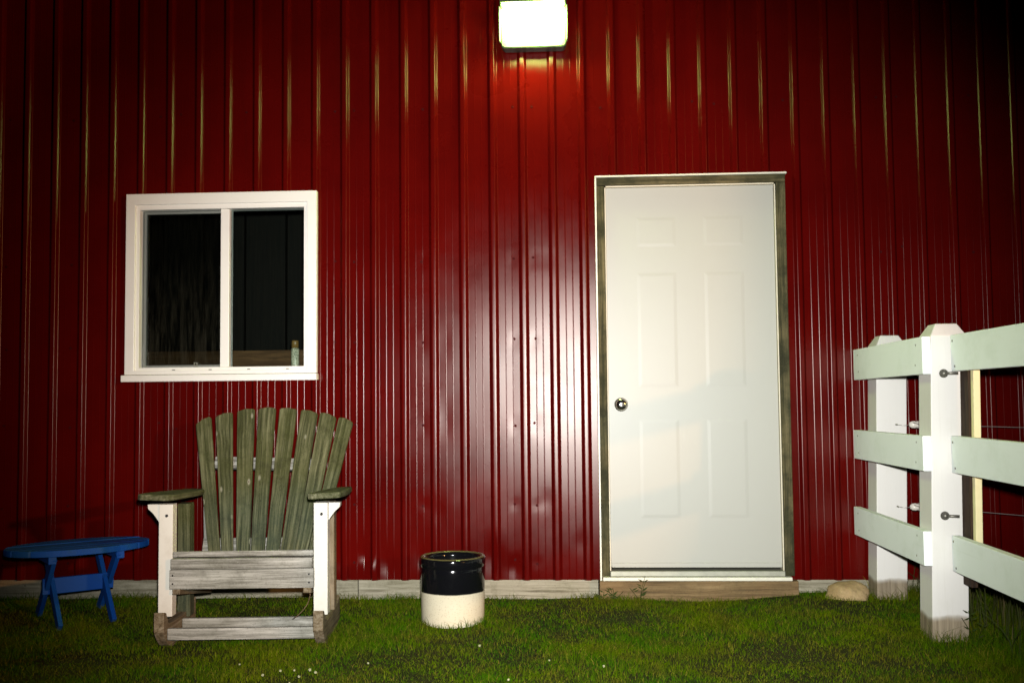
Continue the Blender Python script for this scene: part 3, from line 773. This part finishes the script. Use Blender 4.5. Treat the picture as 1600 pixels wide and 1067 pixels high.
# ------------------------------------------------------------------ grass
def blades(name, pos, height, width, lean, mat, segs=2):
    n = len(pos); ang = rng.uniform(0, 2 * np.pi, n); la = rng.uniform(0, 2 * np.pi, n)
    ln = np.abs(rng.normal(0, 1, n)) * lean * height
    side = np.stack([np.cos(ang), np.sin(ang), np.zeros(n)], 1) * (width / 2)[:, None]
    ld = np.stack([np.cos(la), np.sin(la), np.zeros(n)], 1) * ln[:, None]
    up = np.zeros((n, 3)); up[:, 2] = height
    rows = []
    for k in range(segs):
        u = k / segs; c = pos + up * (u - 0.15 * u * u) + ld * u * u; w = 1 - 0.45 * u
        rows += [c - side * w, c + side * w]
    rows.append(pos + up * 0.85 + ld)
    m = 2 * segs + 1
    V = np.stack(rows, 1).reshape(-1, 3)
    base = (np.arange(n) * m)[:, None]
    quads = np.concatenate([base + np.array([[2 * k, 2 * k + 1, 2 * k + 3, 2 * k + 2]]) for k in range(segs - 1)], 0) if segs > 1 else np.zeros((0, 4), int)
    tris = base + np.array([[2 * segs - 2, 2 * segs - 1, 2 * segs]])
    me = bpy.data.meshes.new(name)
    nl = quads.size + tris.size; npoly = len(quads) + len(tris)
    me.vertices.add(len(V)); me.vertices.foreach_set("co", V.astype(np.float32).ravel())
    me.loops.add(nl); me.loops.foreach_set("vertex_index", np.concatenate([quads.ravel(), tris.ravel()]).astype(np.int32))
    me.polygons.add(npoly)
    st = np.concatenate([np.arange(len(quads)) * 4, len(quads) * 4 + np.arange(len(tris)) * 3]).astype(np.int32)
    me.polygons.foreach_set("loop_start", st)
    me.update(calc_edges=True); me.validate()
    me.materials.append(mat)
    o = bpy.data.objects.new(name, me); COL.objects.link(o); o["kind"] = "stuff"
    return o
def scatter(x0, x1, y0, y1, dens):
    n = int((x1 - x0) * (y1 - y0) * dens); return rng.uniform(x0, x1, n), rng.uniform(y0, y1, n)
def fld(x, y, s):
    return (np.sin(x * 2.1 * s + 1.3 * np.sin(y * 1.7 * s)) + np.sin(y * 2.9 * s + 1.1 * np.sin(x * 2.3 * s + 0.7)) + 0.6 * np.sin((x + y) * 5.3 * s)) / 2.6
xs, ys = [], []
for x0, x1, y0, y1, d in ((-3.4, 3.0, -2.0, -0.012, 24000), (-5, 5, -4.5, -2.0, 1500), (-5, -3.4, -2, -0.012, 1500), (3.0, 5, -2, -0.012, 1500)):
    a, b = scatter(x0, x1, y0, y1, d); xs.append(a); ys.append(b)
xs = np.concatenate(xs); ys = np.concatenate(ys)
keep = ((xs + 0.57) ** 2 + (ys + 0.48) ** 2 > 0.152 ** 2) & ~((xs > 1.48) & (xs < 1.64) & (ys > -1.055) & (ys < -0.915)) & ~((xs > 0.14) & (xs < 1.16) & (ys > -0.058))
keep &= rng.uniform(0, 1, len(xs)) < 0.72 + 0.40 * fld(xs, ys, 2.3) + 0.2 * fld(xs + 3, ys - 1, 5.5)
xs = xs[keep]; ys = ys[keep]
pos = np.stack([xs, ys, gz(xs, ys) - 0.004], 1)
hgt = (0.026 + 0.011 * fld(xs, ys, 1.9) + 0.010 * fld(xs, ys, 6.0)) * rng.uniform(0.55, 1.35, len(xs))
for (cx, cy, rr) in ((1.575, -0.985, 0.13), (1.61, -0.115, 0.16), (1.37, -0.165, 0.13), (-0.57, -0.48, 0.175), (-1.80, -0.86, 0.10), (-1.10, -0.80, 0.10)):
    hgt *= 1 + 1.1 * np.exp(-((np.hypot(xs - cx, ys - cy) - rr * 0.8) / 0.05) ** 2) * rng.uniform(0, 1, len(xs)) ** 2
hgt *= 1 + 0.8 * np.exp(-((ys + 0.03) / 0.05) ** 2) * rng.uniform(0, 1, len(xs)) + 0.5 * smst((xs - 1.3) / 0.4)
g = blades("grass", pos, np.maximum(hgt, 0.010), rng.uniform(0.0014, 0.0032, len(xs)), 0.75, GRASS)
tag(g, "short patchy green lawn grass in front of the barn", "grass")

# taller rank weeds on the far side of the fence
a, b = scatter(1.70, 3.6, -2.4, -0.03, 650)
k = rng.uniform(0, 1, len(a)) < 0.55 + 0.5 * fld(a, b, 2.0); a, b = a[k], b[k]
w = blades("weeds", np.stack([a, b, gz(a, b)], 1), rng.uniform(0.10, 0.42, len(a)) * (0.5 + 0.5 * rng.uniform(0, 1, len(a))), rng.uniform(0.003, 0.007, len(a)), 0.35, WEEDS, 4)
tag(w, "tall dark weeds growing behind the fence", "weeds")

def weed(name, loc, n, h, spread, label):
    e = tag(empty(name, loc), label, "weed")
    for k in range(n):
        an = random.uniform(0, 6.28); sp = spread * random.uniform(0.3, 1); hh = h * random.uniform(0.5, 1)
        tube("stem", [(random.uniform(-.006, .006), random.uniform(-.006, .006), 0), (sp * 0.3 * math.cos(an), sp * 0.3 * math.sin(an) * 0.4, hh * 0.5), (sp * math.cos(an), sp * math.sin(an) * 0.4, hh)], 0.0012, WEEDS, e, 4)
        for q in range(3):
            u = random.uniform(0.35, 0.95); c = Vector((sp * u * u * math.cos(an), sp * u * u * math.sin(an) * 0.4, hh * u)); d = random.choice((-1, 1))
            link_mesh("leaf", [c, c + Vector((d * 0.012, -0.002, 0.008)), c + Vector((d * 0.028, -0.003, 0.014)), c + Vector((d * 0.014, -0.002, 0.002))], [(0, 1, 2, 3)], WEEDS, e)
weed("weed", (0.218, -0.085, 0.0), 4, 0.10, 0.05, "small green weed at the left corner of the door step")
weed("weed", (0.345, -0.090, 0.0), 5, 0.15, 0.07, "taller weed in front of the middle left of the door step")
weed("weed", (0.155, -0.06, 0.0), 3, 0.08, 0.03, "short weed where skirt board meets the door step")
weed("weed", (1.636, -1.10, 0.02), 3, 0.16, 0.06, "dry stalks at the foot of the nearer fence post")

# white clover heads
CLOVER = m_simple("white_clover", (0.34, 0.34, 0.20), 0.8, 0.0, 0.2, 0.7, 300.0)
def clover_mesh():
    bm = bmesh.new(); bmesh.ops.create_icosphere(bm, subdivisions=2, radius=0.0062)
    for v in bm.verts: v.co *= 1 + random.uniform(-0.25, 0.15)
    me = bpy.data.meshes.new("flower_head"); bm.to_mesh(me); bm.free(); me.materials.append(CLOVER); return me
fm = clover_mesh(); proto = None
spots = [(-1.13, -1.43), (-1.09, -1.40), (-1.02, -1.42), (-1.04, -1.50), (-0.99, -1.46), (-1.18, -1.52), (-1.33, -1.33), (-1.06, -1.56), (-0.82, -1.30), (-0.40, -1.02), (-0.93, -1.60), (-0.10, -1.22), (-0.24, -1.55), (0.12, -1.35)]
for i, (x, y) in enumerate(spots):
    if proto is None:
        proto = bpy.data.objects.new("clover_flower", None); COL.objects.link(proto)
        hd = bpy.data.objects.new("flower_head", fm); COL.objects.link(hd); hd.parent = proto; hd.location = (0, 0, 0.040)
        stem = tube("stem", [(0, 0, 0), (0.001, 0.001, 0.02), (0, 0, 0.038)], 0.0008, GRASS, proto, 4)
        tag(proto, "tiny white clover flower head in the lawn", "flower", "white clover flowers scattered in the lawn")
        c = proto
    else:
        c = proto.copy(); COL.objects.link(c)
        for h in (hd, stem):
            k = h.copy(); COL.objects.link(k); k.parent = c
    c.location = (x, y, float(gz(x, y))); c.rotation_euler = (random.uniform(-.2, .2), random.uniform(-.2, .2), random.uniform(0, 6))
    s = random.uniform(0.55, 0.95); c.scale = (s, s, s)
